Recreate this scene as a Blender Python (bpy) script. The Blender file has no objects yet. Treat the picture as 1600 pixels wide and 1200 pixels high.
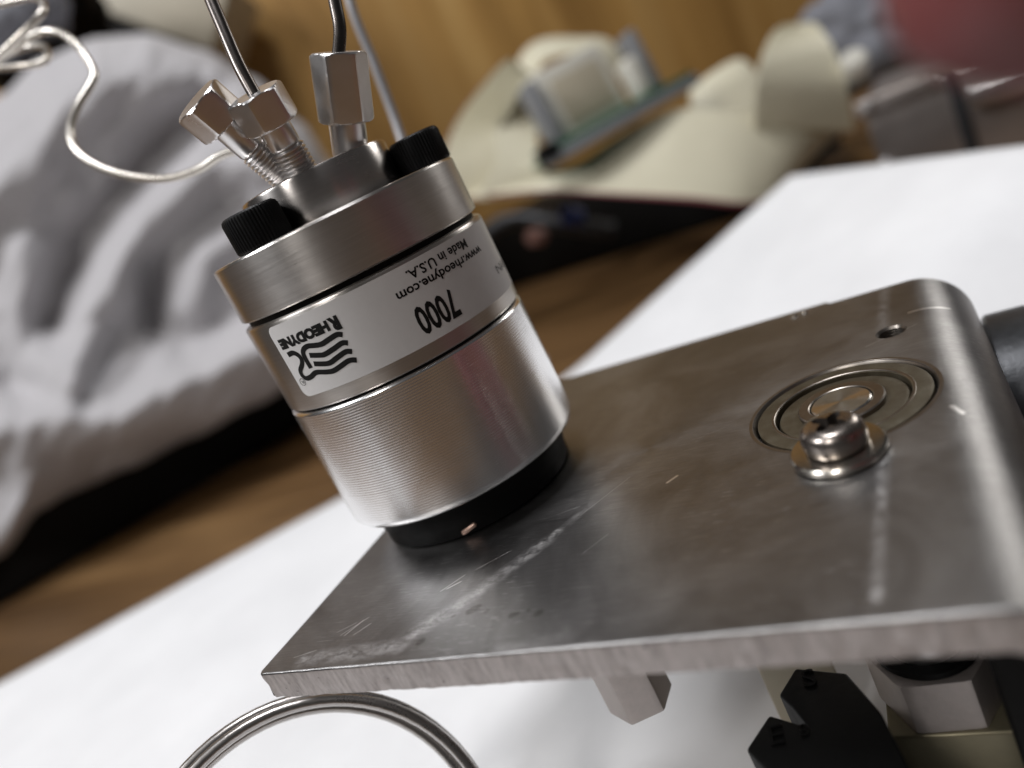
import bpy, bmesh, math, random
from mathutils import Vector, Matrix, noise
random.seed(7)
PI = math.pi
sc = bpy.context.scene
COL = sc.collection

# ------------------------------------------------------------------ camera
# Working units are millimetres; the bracket's top face is z = 0, the table is z = -60.
# mm() turns them into metres with the table top at world z = 0.
TABLE = -60.0
def mm(p): return Vector((p[0] * .001, p[1] * .001, (p[2] - TABLE) * .001))
CAM = Vector((88.1, -112.332, 54.792)); YAW, PITCH, ROLL, FPX = -.562, .269, .458, 1222.15
FWD = Vector((math.sin(YAW) * math.cos(PITCH), math.cos(YAW) * math.cos(PITCH), -math.sin(PITCH)))
_r = Vector((math.cos(YAW), -math.sin(YAW), 0)); _d = FWD.cross(_r)
RIGHT = math.cos(ROLL) * _r + math.sin(ROLL) * _d
UP = -(-math.sin(ROLL) * _r + math.cos(ROLL) * _d)
cd = bpy.data.cameras.new('camera'); cam = bpy.data.objects.new('camera', cd); COL.objects.link(cam)
M3 = Matrix((RIGHT, UP, -FWD)).transposed()
cam.matrix_world = Matrix.Translation(mm(CAM)) @ M3.to_4x4()
cd.sensor_width = 36; cd.lens = FPX * 36 / 1600; cd.clip_start = .003; cd.clip_end = 20
cd.dof.use_dof = True; cd.dof.focus_distance = .121; cd.dof.aperture_fstop = cd.lens / 3.4
sc.camera = cam
def at(u, v, D): return CAM + D * (FWD + RIGHT * ((u - 800) / FPX) - UP * ((v - 600) / FPX))

# ------------------------------------------------------------------ world, lamps, exposure
w = bpy.data.worlds.new('World'); sc.world = w; w.use_nodes = True
bg = w.node_tree.nodes['Background']; bg.inputs[0].default_value = (.76, .74, .74, 1); bg.inputs[1].default_value = .062
def area(name, loc, size, sizey, power, col, target=(0, 0, 0)):
    l = bpy.data.lights.new(name, 'AREA'); l.shape = 'RECTANGLE'; l.size = size; l.size_y = sizey; l.energy = power; l.color = col
    o = bpy.data.objects.new(name, l); COL.objects.link(o); o.location = mm(loc)
    o.rotation_euler = (mm(target) - mm(loc)).to_track_quat('-Z', 'Y').to_euler(); return o
area('ceiling_lamp', (-30, 110, 1350), .34, .30, 8.8, (.98, .98, 1.0))
area('band_lamp_left', (-950, -600, 1200), .34, .45, 14, (.97, .98, 1.0))  # unseen lamp, added for the bright band on the barrel's left
area('band_lamp_front', (-200, -1150, 1150), .14, .5, 7, (1.0, .97, .94))  # unseen narrow lamp, added for a second reflection band on the metal
area('bend_lamp_far', (720, 1550, 760), .45, .40, 4.6, (1.0, .97, .93))  # unseen low lamp, added for the highlight along the bracket's bend
vs = sc.view_settings; vs.view_transform = 'Standard'; vs.look = 'None'; vs.gamma = 1; vs.exposure = 0; vs.use_curve_mapping = False
sc.cycles.use_denoising = True; sc.cycles.max_bounces = 8; sc.cycles.sample_clamp_indirect = 6

# ------------------------------------------------------------------ material helpers
class NT:
    def __init__(s, name):
        s.m = bpy.data.materials.new(name); s.m.use_nodes = True; s.t = s.m.node_tree; s.b = s.t.nodes['Principled BSDF']
    def n(s, typ, **kw):
        nd = s.t.nodes.new(typ)
        for k, v in kw.items():
            if k in nd.bl_rna.properties and k not in ('location',): setattr(nd, k, v)
        return nd
    def l(s, a, b): s.t.links.new(a, b)
    def sock(s, x, inp):
        if hasattr(x, 'is_linked'): s.l(x, inp)
        else: inp.default_value = x
    def coord(s, scale=(1, 1, 1), rot=(0, 0, 0), loc=(0, 0, 0)):
        tc = s.n('ShaderNodeTexCoord'); mp = s.n('ShaderNodeMapping'); s.l(tc.outputs['Object'], mp.inputs[0])
        mp.inputs['Scale'].default_value = scale; mp.inputs['Rotation'].default_value = rot; mp.inputs['Location'].default_value = loc
        return mp.outputs[0]
    def noise(s, vec, scale, detail=4, rough=.55, dist=0):
        nd = s.n('ShaderNodeTexNoise'); s.l(vec, nd.inputs['Vector'])
        nd.inputs['Scale'].default_value = scale; nd.inputs['Detail'].default_value = detail; nd.inputs['Roughness'].default_value = rough; nd.inputs['Distortion'].default_value = dist
        return nd.outputs['Fac']
    def ramp(s, fac, stops):
        nd = s.n('ShaderNodeValToRGB'); s.l(fac, nd.inputs[0]); e = nd.color_ramp.elements
        while len(e) < len(stops): e.new(.5)
        for i, (p, c) in enumerate(stops):
            e[i].position = p; c = c if hasattr(c, '__len__') else (c, c, c); e[i].color = (*c[:3], 1)
        return nd.outputs[0]
    def mix(s, f, a, b):
        nd = s.n('ShaderNodeMix'); nd.data_type = 'RGBA'
        s.sock(f, nd.inputs[0])
        for x, i in ((a, 6), (b, 7)):
            if hasattr(x, 'is_linked'): s.l(x, nd.inputs[i])
            else: nd.inputs[i].default_value = (*x[:3], 1) if hasattr(x, '__len__') else (x, x, x, 1)
        return nd.outputs[2]
    def math(s, op, a, b=0., c=None):
        nd = s.n('ShaderNodeMath'); nd.operation = op; s.sock(a, nd.inputs[0]); s.sock(b, nd.inputs[1])
        if c is not None: s.sock(c, nd.inputs[2])
        return nd.outputs[0]
    def bump(s, h, strength, dist=.0001, normal=None):
        nd = s.n('ShaderNodeBump'); s.l(h, nd.inputs['Height']); nd.inputs['Strength'].default_value = strength; nd.inputs['Distance'].default_value = dist
        if normal: s.l(normal, nd.inputs['Normal'])
        return nd.outputs[0]
    def set(s, **kw):
        for k, v in kw.items():
            i = s.b.inputs[{'col': 'Base Color', 'metal': 'Metallic', 'rough': 'Roughness', 'normal': 'Normal', 'spec': 'Specular IOR Level', 'sss': 'Subsurface Weight', 'aniso': 'Anisotropic', 'coat': 'Coat Weight', 'trans': 'Transmission Weight', 'sheen': 'Sheen Weight'}[k]]
            if hasattr(v, 'is_linked'): s.l(v, i)
            elif hasattr(v, '__len__'): i.default_value = (*v[:3], 1)
            else: i.default_value = v
        return s.m

def brushed(name, col, rough, axis_scale, amt=.06, bump=.15, turned=0.):
    t = NT(name)
    n1 = t.noise(t.coord(axis_scale), 1, 5, .7)
    n2 = t.noise(t.coord((90, 90, 90)), 1, 4)
    c = t.mix(n1, [x * (1 - amt * 2) for x in col], [min(1, x * (1 + amt)) for x in col])
    r = t.math('ADD', t.math('MULTIPLY', n1, rough * .35), t.math('MULTIPLY_ADD', n2, rough * .5, rough * .55))
    t.set(col=c, metal=1., rough=r, normal=t.bump(n1, bump, .00004))
    if turned:
        tg = t.n('ShaderNodeTangent'); tg.direction_type = 'RADIAL'; tg.axis = 'Z'; t.l(tg.outputs[0], t.b.inputs['Tangent'])
        t.b.inputs['Anisotropic'].default_value = turned; t.b.inputs['Anisotropic Rotation'].default_value = .25
    return t.m
def plain(name, col, rough=.5, metal=0., var=.12, scale=150., bump=.0, spec=.5):
    t = NT(name); n = t.noise(t.coord(), scale, 5, .6)
    c = t.mix(n, [x * (1 - var) for x in col], [min(1, x * (1 + var)) for x in col])
    r = t.math('MULTIPLY_ADD', n, rough * .4, rough * .8)
    t.set(col=c, metal=metal, rough=r, spec=spec)
    if bump: t.set(normal=t.bump(n, bump, .0003))
    return t.m

MT = {}
MT['barrel'] = brushed('turned_aluminium', (.95, .945, .945), .25, (60, 60, 9000), .05, .10, .6)
MT['body'] = brushed('brushed_body_metal', (.66, .62, .58), .33, (120, 120, 9000), .14, .35, .85)
MT['cap'] = brushed('brushed_cap_metal', (.70, .67, .64), .32, (110, 110, 8000), .14, .35, .85)
MT['nickel'] = brushed('nickel_plating', (.76, .745, .74), .32, (300, 300, 300), .06, .06)
MT['stator'] = brushed('polished_stator', (.62, .585, .56), .25, (90, 90, 6000), .07, .12, .85)
MT['coil'] = brushed('coil_steel', (.50, .475, .455), .30, (500, 500, 500), .08, .05)
MT['tube_steel'] = brushed('tube_steel', (.135, .12, .112), .30, (500, 500, 500), .08, .05)
MT['wire_silver'] = plain('pale_capillary', (.70, .66, .60), .28, .85, .06)
MT['black_oxide'] = plain('black_oxide_steel', (.004, .004, .0045), .45, .0, .3, 800, .1, .25)
MT['black_plastic'] = plain('black_plastic', (.0045, .0045, .0045), .5, .0, .3, 900, .15, .2)
MT['black_base'] = plain('black_anodised', (.004, .004, .004), .55, .0, .2, 500, 0, .15)
MT['ink'] = plain('black_ink', (.006, .006, .006), .55, 0, .2, 900, 0, .3)
MT['grey_ink'] = plain('grey_ink', (.16, .16, .16), .55, 0, .2, 900, 0, .3)
MT['zinc'] = brushed('zinc_steel', (.52, .49, .44), .22, (400, 400, 400), .10, .08)
MT['screw_steel'] = brushed('screw_steel', (.36, .32, .29), .28, (500, 500, 500), .08, .05)
MT['ring_steel'] = brushed('bearing_steel', (.27, .243, .215), .36, (900, 900, 200), .12, .1)
MT['brown_steel'] = plain('matte_brown_steel', (.46, .41, .385), .42, .6, .15, 700, .15)
MT['olive_brass'] = plain('olive_brass', (.27, .24, .16), .45, .7, .15, 500, .1)
MT['dark_grey'] = plain('dark_grey_metal', (.05, .052, .056), .38, .6, .3, 700, .25)
MT['recess_dark'] = plain('dark_drive_recess', (.03, .024, .02), .5, .3, .3, 900)  # drive recess walls, coloured darker than the screw head
MT['copper'] = plain('pale_copper', (.75, .52, .42), .35, .6, .1)

def m_label():
    t = NT('satin_label_film'); n = t.noise(t.coord(), 700, 5)
    t.set(col=t.mix(n, (.68, .67, .665), (.74, .73, .725)), rough=.36, metal=0., spec=.45); return t.m
MT['label'] = m_label()

def m_shield():
    t = NT('bearing_shield'); n = t.noise(t.coord(), 260, 5); n2 = t.noise(t.coord(), 2500, 2)
    c = t.ramp(n, [(.3, (.060, .044, .024)), (.55, (.092, .076, .050)), (.75, (.125, .11, .080))])
    t.set(col=c, metal=.6, rough=t.math('MULTIPLY_ADD', n2, .25, .42), normal=t.bump(n2, .2, .0001)); return t.m
MT['shield'] = m_shield()

def m_shaft():
    t = NT('turned_shaft_face')   # faint concentric lathe lines about the shaft's own axis
    tc = t.n('ShaderNodeTexCoord'); sp = t.n('ShaderNodeSeparateXYZ'); t.l(tc.outputs['Object'], sp.inputs[0])
    rad = t.math('SQRT', t.math('ADD', t.math('POWER', sp.outputs[0], 2.), t.math('POWER', sp.outputs[1], 2.)))
    s_ = t.math('SINE', t.math('MULTIPLY', rad, 42000.))
    t.set(col=(.62, .59, .56), metal=1., rough=.2, normal=t.bump(s_, .5, .00002)); return t.m
MT['shaft'] = m_shaft()

def m_plate():
    t = NT('scuffed_stainless_plate')
    brush = t.noise(t.coord((160, 4200, 2000)), 1, 5, .8)
    cloud = t.noise(t.coord(loc=(3, 1, 0)), 38, 6, .62, .6)
    fine = t.noise(t.coord(), 900, 3, .6)
    tc = t.n('ShaderNodeTexCoord'); sp = t.n('ShaderNodeSeparateXYZ'); t.l(tc.outputs['Object'], sp.inputs[0])
    X, Y = sp.outputs[0], sp.outputs[1]
    def seg(ax, ay, bx, by, wd, soft):      # distance to a segment, in metres on the plate
        ax, ay, bx, by, wd, soft = [q * .001 for q in (ax, ay, bx, by, wd, soft)]
        dx, dy = bx - ax, by - ay; L2 = dx * dx + dy * dy
        px = t.math('SUBTRACT', X, ax); py = t.math('SUBTRACT', Y, ay)
        h = t.math('DIVIDE', t.math('ADD', t.math('MULTIPLY', px, dx), t.math('MULTIPLY', py, dy)), L2)
        h = t.math('MINIMUM', t.math('MAXIMUM', h, 0.), 1.)
        ex = t.math('SUBTRACT', px, t.math('MULTIPLY', h, dx)); ey = t.math('SUBTRACT', py, t.math('MULTIPLY', h, dy))
        d = t.math('SQRT', t.math('ADD', t.math('POWER', ex, 2.), t.math('POWER', ey, 2.)))
        q = t.math('DIVIDE', t.math('SUBTRACT', wd + soft, d), soft)
        return t.math('MINIMUM', t.math('MAXIMUM', q, 0.), 1.)
    def add(*a):
        r = a[0]
        for q in a[1:]: r = t.math('MAXIMUM', r, q)
        return r
    smear_n = t.ramp(t.noise(t.coord((330, 520, 300), (0, 0, .9)), 1, 8, .82, .3), [(.40, 0.), (.78, 1.)])
    blot_n = t.ramp(t.noise(t.coord((1, 1, 1)), 650, 8, .8, .3), [(.38, 0.), (.74, 1.)])
    smear = add(seg(9.5, -42, 15.5, -36.6, .7, 1.6), t.math('MULTIPLY', seg(15.5, -36.5, 25, -23.5, .5, 1.5), .8), t.math('MULTIPLY', seg(25, -23.5, 30, -15, .1, 1.2), .5),
                t.math('MULTIPLY', seg(-10, -45.2, 9, -44.2, .5, 1.8), .75), t.math('MULTIPLY', seg(27, -46.6, 36, -45.6, .1, 1.0), .6), seg(25.5, -22.3, 26.2, -21, .3, .7), seg(10, -41.4, 12.2, -40, .7, .7))
    smear = t.math('MULTIPLY', smear, smear_n)
    drip = t.math('MULTIPLY', add(t.math('MULTIPLY', seg(73.5, -16, 72.6, -44, .15, 1.0), .55), seg(72.6, -43, 72.6, -44.2, .3, .7), t.math('MULTIPLY', seg(74.2, 45, 73.6, 22, .2, 1.2), .35), seg(84, 2, 84.5, -1, .2, .7)), blot_n)
    scr = add(seg(14, -28, 19, -24.2, .0, .06), seg(29, -17.6, 35, -8.5, .0, .06), seg(42.6, -12.6, 43.8, -11.2, .1, .3), seg(-6, -40.2, -2.6, -36.6, 0, .10), seg(-5, -40.4, -3.4, -37.2, .03, .12), seg(-7.4, -39.4, -4.6, -37.6, 0, .08), seg(-3, -40.5, -1, -38.2, 0, .1),
              seg(9.5, -32.4, 12.4, -29, 0, .10), seg(10.5, -32, 12.5, -30.6, .03, .1), seg(-13, -44.4, -9, -43.2, 0, .1), seg(71, 20, 79, 24, 0, .08), seg(78, 30, 84, 31, .1, .25), seg(24, -16, 28, -14.7, 0, .05), seg(33, -28.4, 36, -24.2, 0, .05), seg(82, -7, 83, -9, .15, .35))
    # a field of short hair-line scratches
    sf = t.ramp(t.noise(t.coord((260, 5200, 900), (0, 0, .62)), 1, 2, .5), [(.64, 0.), (.72, 1.)])
    sfm = t.ramp(t.noise(t.coord(loc=(7, 2, 1)), 60, 3), [(.42, 0.), (.62, 1.)])
    sf2 = t.ramp(t.noise(t.coord((230, 4300, 900), (0, 0, -.35), (3, 5, 0)), 1, 2, .5), [(.66, 0.), (.73, 1.)])
    hair = t.math('MULTIPLY', t.math('MULTIPLY', t.math('MAXIMUM', sf, sf2), sfm), .45)
    spots = add(seg(18.3, -38.2, 19.2, -37.6, .6, .3), seg(21.3, -38.7, 21.5, -38.6, .25, .25), seg(26.4, -40.2, 27, -39.9, .4, .3), seg(28.8, -39.5, 28.9, -39.5, .15, .2), seg(12.4, -43.8, 12.6, -43.6, .4, .4), seg(30.6, -40.4, 30.9, -40.3, .3, .5), seg(15.5, -38.9, 15.7, -38.8, .2, .2))
    base = t.mix(t.ramp(cloud, [(.3, 0.), (.7, 1.)]), (.18, .174, .172), (.46, .453, .45))
    base = t.mix(t.math('MULTIPLY', t.ramp(brush, [(.35, 0.), (.65, 1.)]), .45), base, (.19, .183, .18))
    base = t.mix(t.math('MULTIPLY', spots, .65), base, (.10, .09, .085))
    base = t.mix(t.math('MULTIPLY', add(smear, drip), .8), base, (.80, .78, .78))
    base = t.mix(add(scr, hair), base, (.85, .83, .82))
    rough = t.math('ADD', t.math('MULTIPLY', brush, .14), t.math('MULTIPLY_ADD', cloud, .28, .15))
    rough = t.math('ADD', rough, t.math('MULTIPLY', add(smear, drip), .28))
    metal = t.math('SUBTRACT', 1., t.math('MULTIPLY', add(smear, drip), .75))
    nb = t.bump(brush, .45, .00007); nb = t.bump(cloud, .25, .0006, nb); nb = t.bump(add(scr, hair, t.math('MULTIPLY', fine, .08)), .35, .00006, nb)
    t.set(col=base, metal=metal, rough=rough, normal=nb, aniso=.3); return t.m
MT['plate'] = m_plate()

def m_cut():
    t = NT('sheared_plate_edge'); a = t.noise(t.coord((1100, 500, 230), (0, .35, 0)), 1, 7, .75); b = t.noise(t.coord((160, 160, 160), loc=(2, 0, 0)), 1, 4)
    fleck = t.ramp(t.noise(t.coord((900, 900, 900)), 1, 3), [(.25, 1.), (.34, 0.)])
    c = t.ramp(a, [(.25, (.19, .168, .16)), (.5, (.48, .435, .42)), (.75, (.70, .65, .635))])
    c = t.mix(t.math('MULTIPLY', b, .5), c, (.40, .37, .355)); c = t.mix(fleck, c, (.10, .085, .08))
    t.set(col=c, metal=.55, rough=.5, normal=t.bump(a, .45, .0003)); return t.m
MT['cut'] = m_cut()

def m_wood(name, c0, c1, c2, axis, sc_=1., rough=.45, rot=(0, 0, 0)):
    t = NT(name)
    s = {'x': (2.2, 26, 26), 'z': (30, 30, 2.0)}[axis]
    a = t.noise(t.coord([q * sc_ for q in s], rot), 1, 7, .62, .8); b = t.noise(t.coord([q * sc_ * .35 for q in s], rot, (4, 2, 1)), 1, 3, .5)
    c = t.ramp(a, [(.30, c0), (.50, c1), (.72, c2)]); c = t.mix(t.math('MULTIPLY', t.ramp(b, [(.35, 1.), (.6, 0.)]), .55), c, c0)
    t.set(col=c, rough=t.math('MULTIPLY_ADD', a, .2, rough - .1), normal=t.bump(a, .15, .0005)); return t.m
MT['table'] = m_wood('brown_table_wood', (.042, .020, .007), (.14, .074, .027), (.25, .142, .056), 'x', 1.3, .45, (0, 0, -.686))
MT['panel'] = m_wood('orange_panel_wood', (.25, .13, .034), (.50, .285, .085), (.60, .375, .135), 'z', .8, .45)

def m_paper():
    t = NT('white_paper'); n = t.noise(t.coord(), 16, 7, .65); n2 = t.noise(t.coord(), 900, 3)
    t.set(col=t.mix(t.ramp(n, [(.35, 0.), (.65, 1.)]), (.77, .775, .79), (.85, .855, .87)), rough=.6, spec=.25, normal=t.bump(n2, .05, .0001)); return t.m
MT['paper'] = m_paper()
def m_cloth():
    t = NT('grey_knit_cloth'); n = t.noise(t.coord(), 9, 5); k = t.noise(t.coord((900, 900, 900)), 1, 2); f = t.noise(t.coord(), 60, 6, .7)
    t.set(col=t.mix(n, (.42, .408, .42), (.50, .485, .497)), rough=.9, spec=.15, sheen=.25, normal=t.bump(k, .3, .0006, t.bump(f, .3, .003))); return t.m
MT['cloth'] = m_cloth()
MT['cable'] = plain('cream_ribbon_insulation', (.68, .64, .49), .45, 0, .05, 60)
MT['cable_red'] = plain('red_edge_conductor', (.22, .06, .065), .45, 0, .1, 60)
MT['pcb'] = plain('green_circuit_board', (.02, .11, .05), .4, 0, .3, 300)
MT['white_plastic'] = plain('off_white_plastic', (.62, .60, .53), .45, 0, .05, 60)
MT['tan_plastic'] = plain('tan_plastic', (.46, .41, .31), .5, 0, .06, 60)
MT['grey_plastic'] = plain('grey_plastic', (.22, .225, .235), .4, 0, .1, 80)
MT['grey_cloth'] = plain('grey_blue_cloth', (.20, .205, .23), .85, 0, .3, 60, .5)
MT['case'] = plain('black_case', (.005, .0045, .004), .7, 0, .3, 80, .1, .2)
MT['box_steel'] = plain('dull_enclosure_steel', (.40, .36, .34), .36, .85, .15, 40, .05)
MT['blue'] = plain('blue_plastic', (.012, .035, .17), .4)
MT['pink'] = plain('pink_plastic', (.30, .16, .135), .5)
MT['fluff'] = plain('pale_grey_plastic', (.36, .37, .36), .6)
MT['beige'] = plain('beige_enclosure', (.50, .45, .35), .5, 0, .06, 40)
MT['poly_tube'] = plain('frosted_grey_tube', (.42, .42, .44), .35, .2, .06, 60)
def m_skin():
    t = NT('reddish_skin'); n = t.noise(t.coord(), 120, 5); f = t.noise(t.coord(), 1500, 3)
    t.set(col=t.mix(n, (.15, .036, .038), (.20, .055, .055)), rough=.5, sss=.3, normal=t.bump(f, .2, .0004)); t.b.inputs['Subsurface Radius'].default_value = (.004, .0015, .001); return t.m
MT['skin'] = m_skin()
MT['nail'] = plain('fingernail', (.55, .30, .27), .3)

# ------------------------------------------------------------------ mesh helpers (mm in local frames)
def mesh(name, V, F, smooth=True, mats=None, mi=None, angle=35):
    me = bpy.data.meshes.new(name); me.from_pydata([(v[0] * .001, v[1] * .001, v[2] * .001) for v in V], [], F)
    me.validate(); me.update()
    for m in (mats or []): me.materials.append(m)
    if mi and len(mi) == len(me.polygons): me.polygons.foreach_set('material_index', mi)
    bm = bmesh.new(); bm.from_mesh(me); bmesh.ops.recalc_face_normals(bm, faces=bm.faces); bm.to_mesh(me); bm.free()
    if smooth:
        me.polygons.foreach_set('use_smooth', [True] * len(me.polygons)); me.set_sharp_from_angle(angle=math.radians(angle))
    return me
def put(name, me, parent=None, loc=(0, 0, 0), rot=None, mat=None, label=None, cat=None, group=None, kind=None):
    """link a mesh object; a top-level one is placed in mm table coordinates, a child relative to its parent (mm)"""
    o = bpy.data.objects.new(name, me); COL.objects.link(o)
    if mat and not me.materials: me.materials.append(MT[mat])
    if parent: o.parent = parent; o.location = Vector(loc) * .001
    else: o.location = mm(loc)
    if rot is not None: o.rotation_mode = 'QUATERNION'; o.rotation_quaternion = rot
    return tag(o, label, cat, group, kind)
def tag(o, label=None, cat=None, group=None, kind=None):
    if label: o['label'] = label
    if cat: o['category'] = cat
    if group: o['group'] = group
    if kind: o['kind'] = kind
    return o
def thing(name, loc, label, cat, group=None, rot=None):
    o = bpy.data.objects.new(name, None); COL.objects.link(o); o.location = mm(loc); o.empty_display_size = .01
    if rot is not None: o.rotation_mode = 'QUATERNION'; o.rotation_quaternion = rot
    return tag(o, label, cat, group)
def lathe(prof, n=96, rfun=None, close=True):
    V, F = [], []
    for (r, z) in prof:
        for i in range(n):
            a = 2 * PI * i / n; rr = rfun(r, a, z) if rfun else r
            V.append((rr * math.cos(a), rr * math.sin(a), z))
    m = len(prof)
    for j in range(m - 1):
        for i in range(n): k = (i + 1) % n; F.append((j * n + i, j * n + k, (j + 1) * n + k, (j + 1) * n + i))
    if close:
        for j in (0, m - 1):
            if prof[j][0] > 1e-6:
                c = len(V); V.append((0, 0, prof[j][1]))
                for i in range(n): F.append((c, j * n + i, j * n + (i + 1) % n))
    return V, F
def ringprof(prof):     # closed profile: a washer-like solid
    return prof + [prof[0]]
def hexr(a):            # unit across-flats radius at angle
    m = (a + PI / 6) % (PI / 3) - PI / 6
    return 1 / math.cos(m)
def hexnut(ap, z0, z1, n=72, chamfer=1.0, bore=0):
    ds = [0, .12, .3, .6, 1.0, 1.6]
    prof = [(ap, z0 + d, d) for d in ds] + [(ap, z1 - d, d) for d in reversed(ds)]
    V, F = [], []
    for (r, z, d) in prof:
        for i in range(n):
            a = 2 * PI * i / n; rr = min(r * hexr(a), r * .99 + d * 1.6 * chamfer if chamfer else 99)
            rr = min(rr, r * 1.135); V.append((rr * math.cos(a), rr * math.sin(a), z))
    m = len(prof)
    for j in range(m - 1):
        for i in range(n): k = (i + 1) % n; F.append((j * n + i, j * n + k, (j + 1) * n + k, (j + 1) * n + i))
    for j in (0, m - 1):
        c = len(V); V.append((0, 0, prof[j][1]))
        for i in range(n): F.append((c, j * n + i, j * n + (i + 1) % n))
    return V, F
def catmull(P, k=8, closed=False):
    P = [Vector(q) for q in P]; out = []; n = len(P)
    for i in range(n if closed else n - 1):
        g = (lambda j: P[j % n]) if closed else (lambda j: P[min(max(j, 0), n - 1)])
        a, b, c, d = g(i - 1), g(i), g(i + 1), g(i + 2)
        for s in range(k):
            t = s / k; out.append(.5 * (2 * b + (c - a) * t + (2 * a - 5 * b + 4 * c - d) * t * t + (3 * b - a - 3 * c + d) * t ** 3))
    if not closed: out.append(P[-1])
    return out
def tube(pts, r, n=14, cap=True):
    V, F = [], []; up = None; m = len(pts)
    for i, p in enumerate(pts):
        t = (pts[min(i + 1, m - 1)] - pts[max(i - 1, 0)]).normalized()
        if up is None: up = t.orthogonal().normalized()
        up = (up - t * up.dot(t)).normalized(); s = t.cross(up)
        rr = r(i / (m - 1)) if callable(r) else r
        for k in range(n): a = 2 * PI * k / n; V.append(p + (up * math.cos(a) + s * math.sin(a)) * rr)
    for i in range(m - 1):
        for k in range(n): l = (k + 1) % n; F.append((i * n + k, i * n + l, (i + 1) * n + l, (i + 1) * n + k))
    if cap: F.append(tuple(range(n - 1, -1, -1))); F.append(tuple(range((m - 1) * n, m * n)))
    return V, F
def boxm(x0, x1, y0, y1, z0, z1, bev=.0):
    bm = bmesh.new(); bmesh.ops.create_cube(bm, size=1)
    for v in bm.verts: v.co = Vector(((x0 + x1) / 2 + v.co.x * (x1 - x0), (y0 + y1) / 2 + v.co.y * (y1 - y0), (z0 + z1) / 2 + v.co.z * (z1 - z0)))
    if bev: bmesh.ops.bevel(bm, geom=list(bm.edges), offset=bev, segments=3, affect='EDGES', profile=.5)
    bm.verts.index_update(); V = [v.co.copy() for v in bm.verts]; F = [tuple(v.index for v in f.verts) for f in bm.faces]; bm.free(); return V, F
def prism(poly, z0, z1, bev=0):
    bm = bmesh.new(); vs_ = [bm.verts.new((x, y, z1)) for x, y in poly]; f = bm.faces.new(vs_)
    r = bmesh.ops.extrude_face_region(bm, geom=[f])
    for v in [g for g in r['geom'] if isinstance(g, bmesh.types.BMVert)]: v.co.z = z0
    bmesh.ops.recalc_face_normals(bm, faces=bm.faces)
    if bev: bmesh.ops.bevel(bm, geom=list(bm.edges), offset=bev, segments=3, affect='EDGES', profile=.5)
    bm.verts.index_update(); V = [v.co.copy() for v in bm.verts]; F = [tuple(v.index for v in q.verts) for q in bm.faces]; bm.free(); return V, F
def join(*parts):
    V, F = [], []
    for v, f in parts: k = len(V); V += list(v); F += [tuple(i + k for i in q) for q in f]
    return V, F
def xf(vf, M): return [M @ Vector(v) for v in vf[0]], vf[1]
def quat_z(d): return Vector((0, 0, 1)).rotation_difference(Vector(d).normalized())
def frame(o, zdir, xdir):
    z = Vector(zdir).normalized(); x = Vector(xdir); x = (x - z * x.dot(z)).normalized(); y = z.cross(x)
    return Matrix((x, y, z)).transposed().to_quaternion()

# ------------------------------------------------------------------ the setting: table, wood panel
FH = Vector((FWD.x, FWD.y, 0)).normalized(); RH = Vector((FH.y, -FH.x, 0))
V, F = boxm(-1300, 1300, -700, 1300, -32, 0, 3)
tb = put('tabletop', mesh('tabletop', V, F), None, (-150, 250, TABLE), mat='table', kind='structure')
pc = CAM + FH * 1000; qp = Matrix((RH, FH, Vector((0, 0, 1)))).transposed().to_quaternion()
V, F = boxm(-1200, 760, 0, 20, 0.5, 700, 2)
put('wood_panel', mesh('wood_panel', V, F), None, (pc.x, pc.y, TABLE), rot=qp, mat='panel', kind='structure')

# ------------------------------------------------------------------ paper: one large sheet, its far right corner lifted by what lies under it
def paper():
    a = Vector((-90.45, 222.9)); e = Vector((.7735, .6338)); n = Vector((.6338, -.7735)); V, F = [], []
    S = [-315 + 465 * i / 116 for i in range(117)]; W = [345 * j / 69 for j in range(70)]
    for s in S:
        for w_ in W:
            k = max(0, s + 12) ; z = .262 * (k - 14 * (1 - math.exp(-k / 14)))
            f = 1 - max(0, min(1, (w_ - 140) / 90)); f = f * f * (3 - 2 * f)
            z = z * f + 1.1 + 1.0 * noise.noise((s * .009, w_ * .009, 0)) + .12 * noise.noise((s * .06, w_ * .05, 4))
            p = a + e * s + n * w_; V.append((p.x, p.y, z))
    N = len(W)
    for i in range(len(S) - 1):
        for j in range(N - 1): F.append((i * N + j, (i + 1) * N + j, (i + 1) * N + j + 1, i * N + j + 1))
    o = put('paper_sheet', mesh('paper_sheet', V, F), None, (0, 0, TABLE), mat='paper', label='large white paper sheet on the wooden table under the bracket', cat='paper')
    m = o.modifiers.new('thickness', 'SOLIDIFY'); m.thickness = .00015; m.offset = -1
paper()

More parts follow.
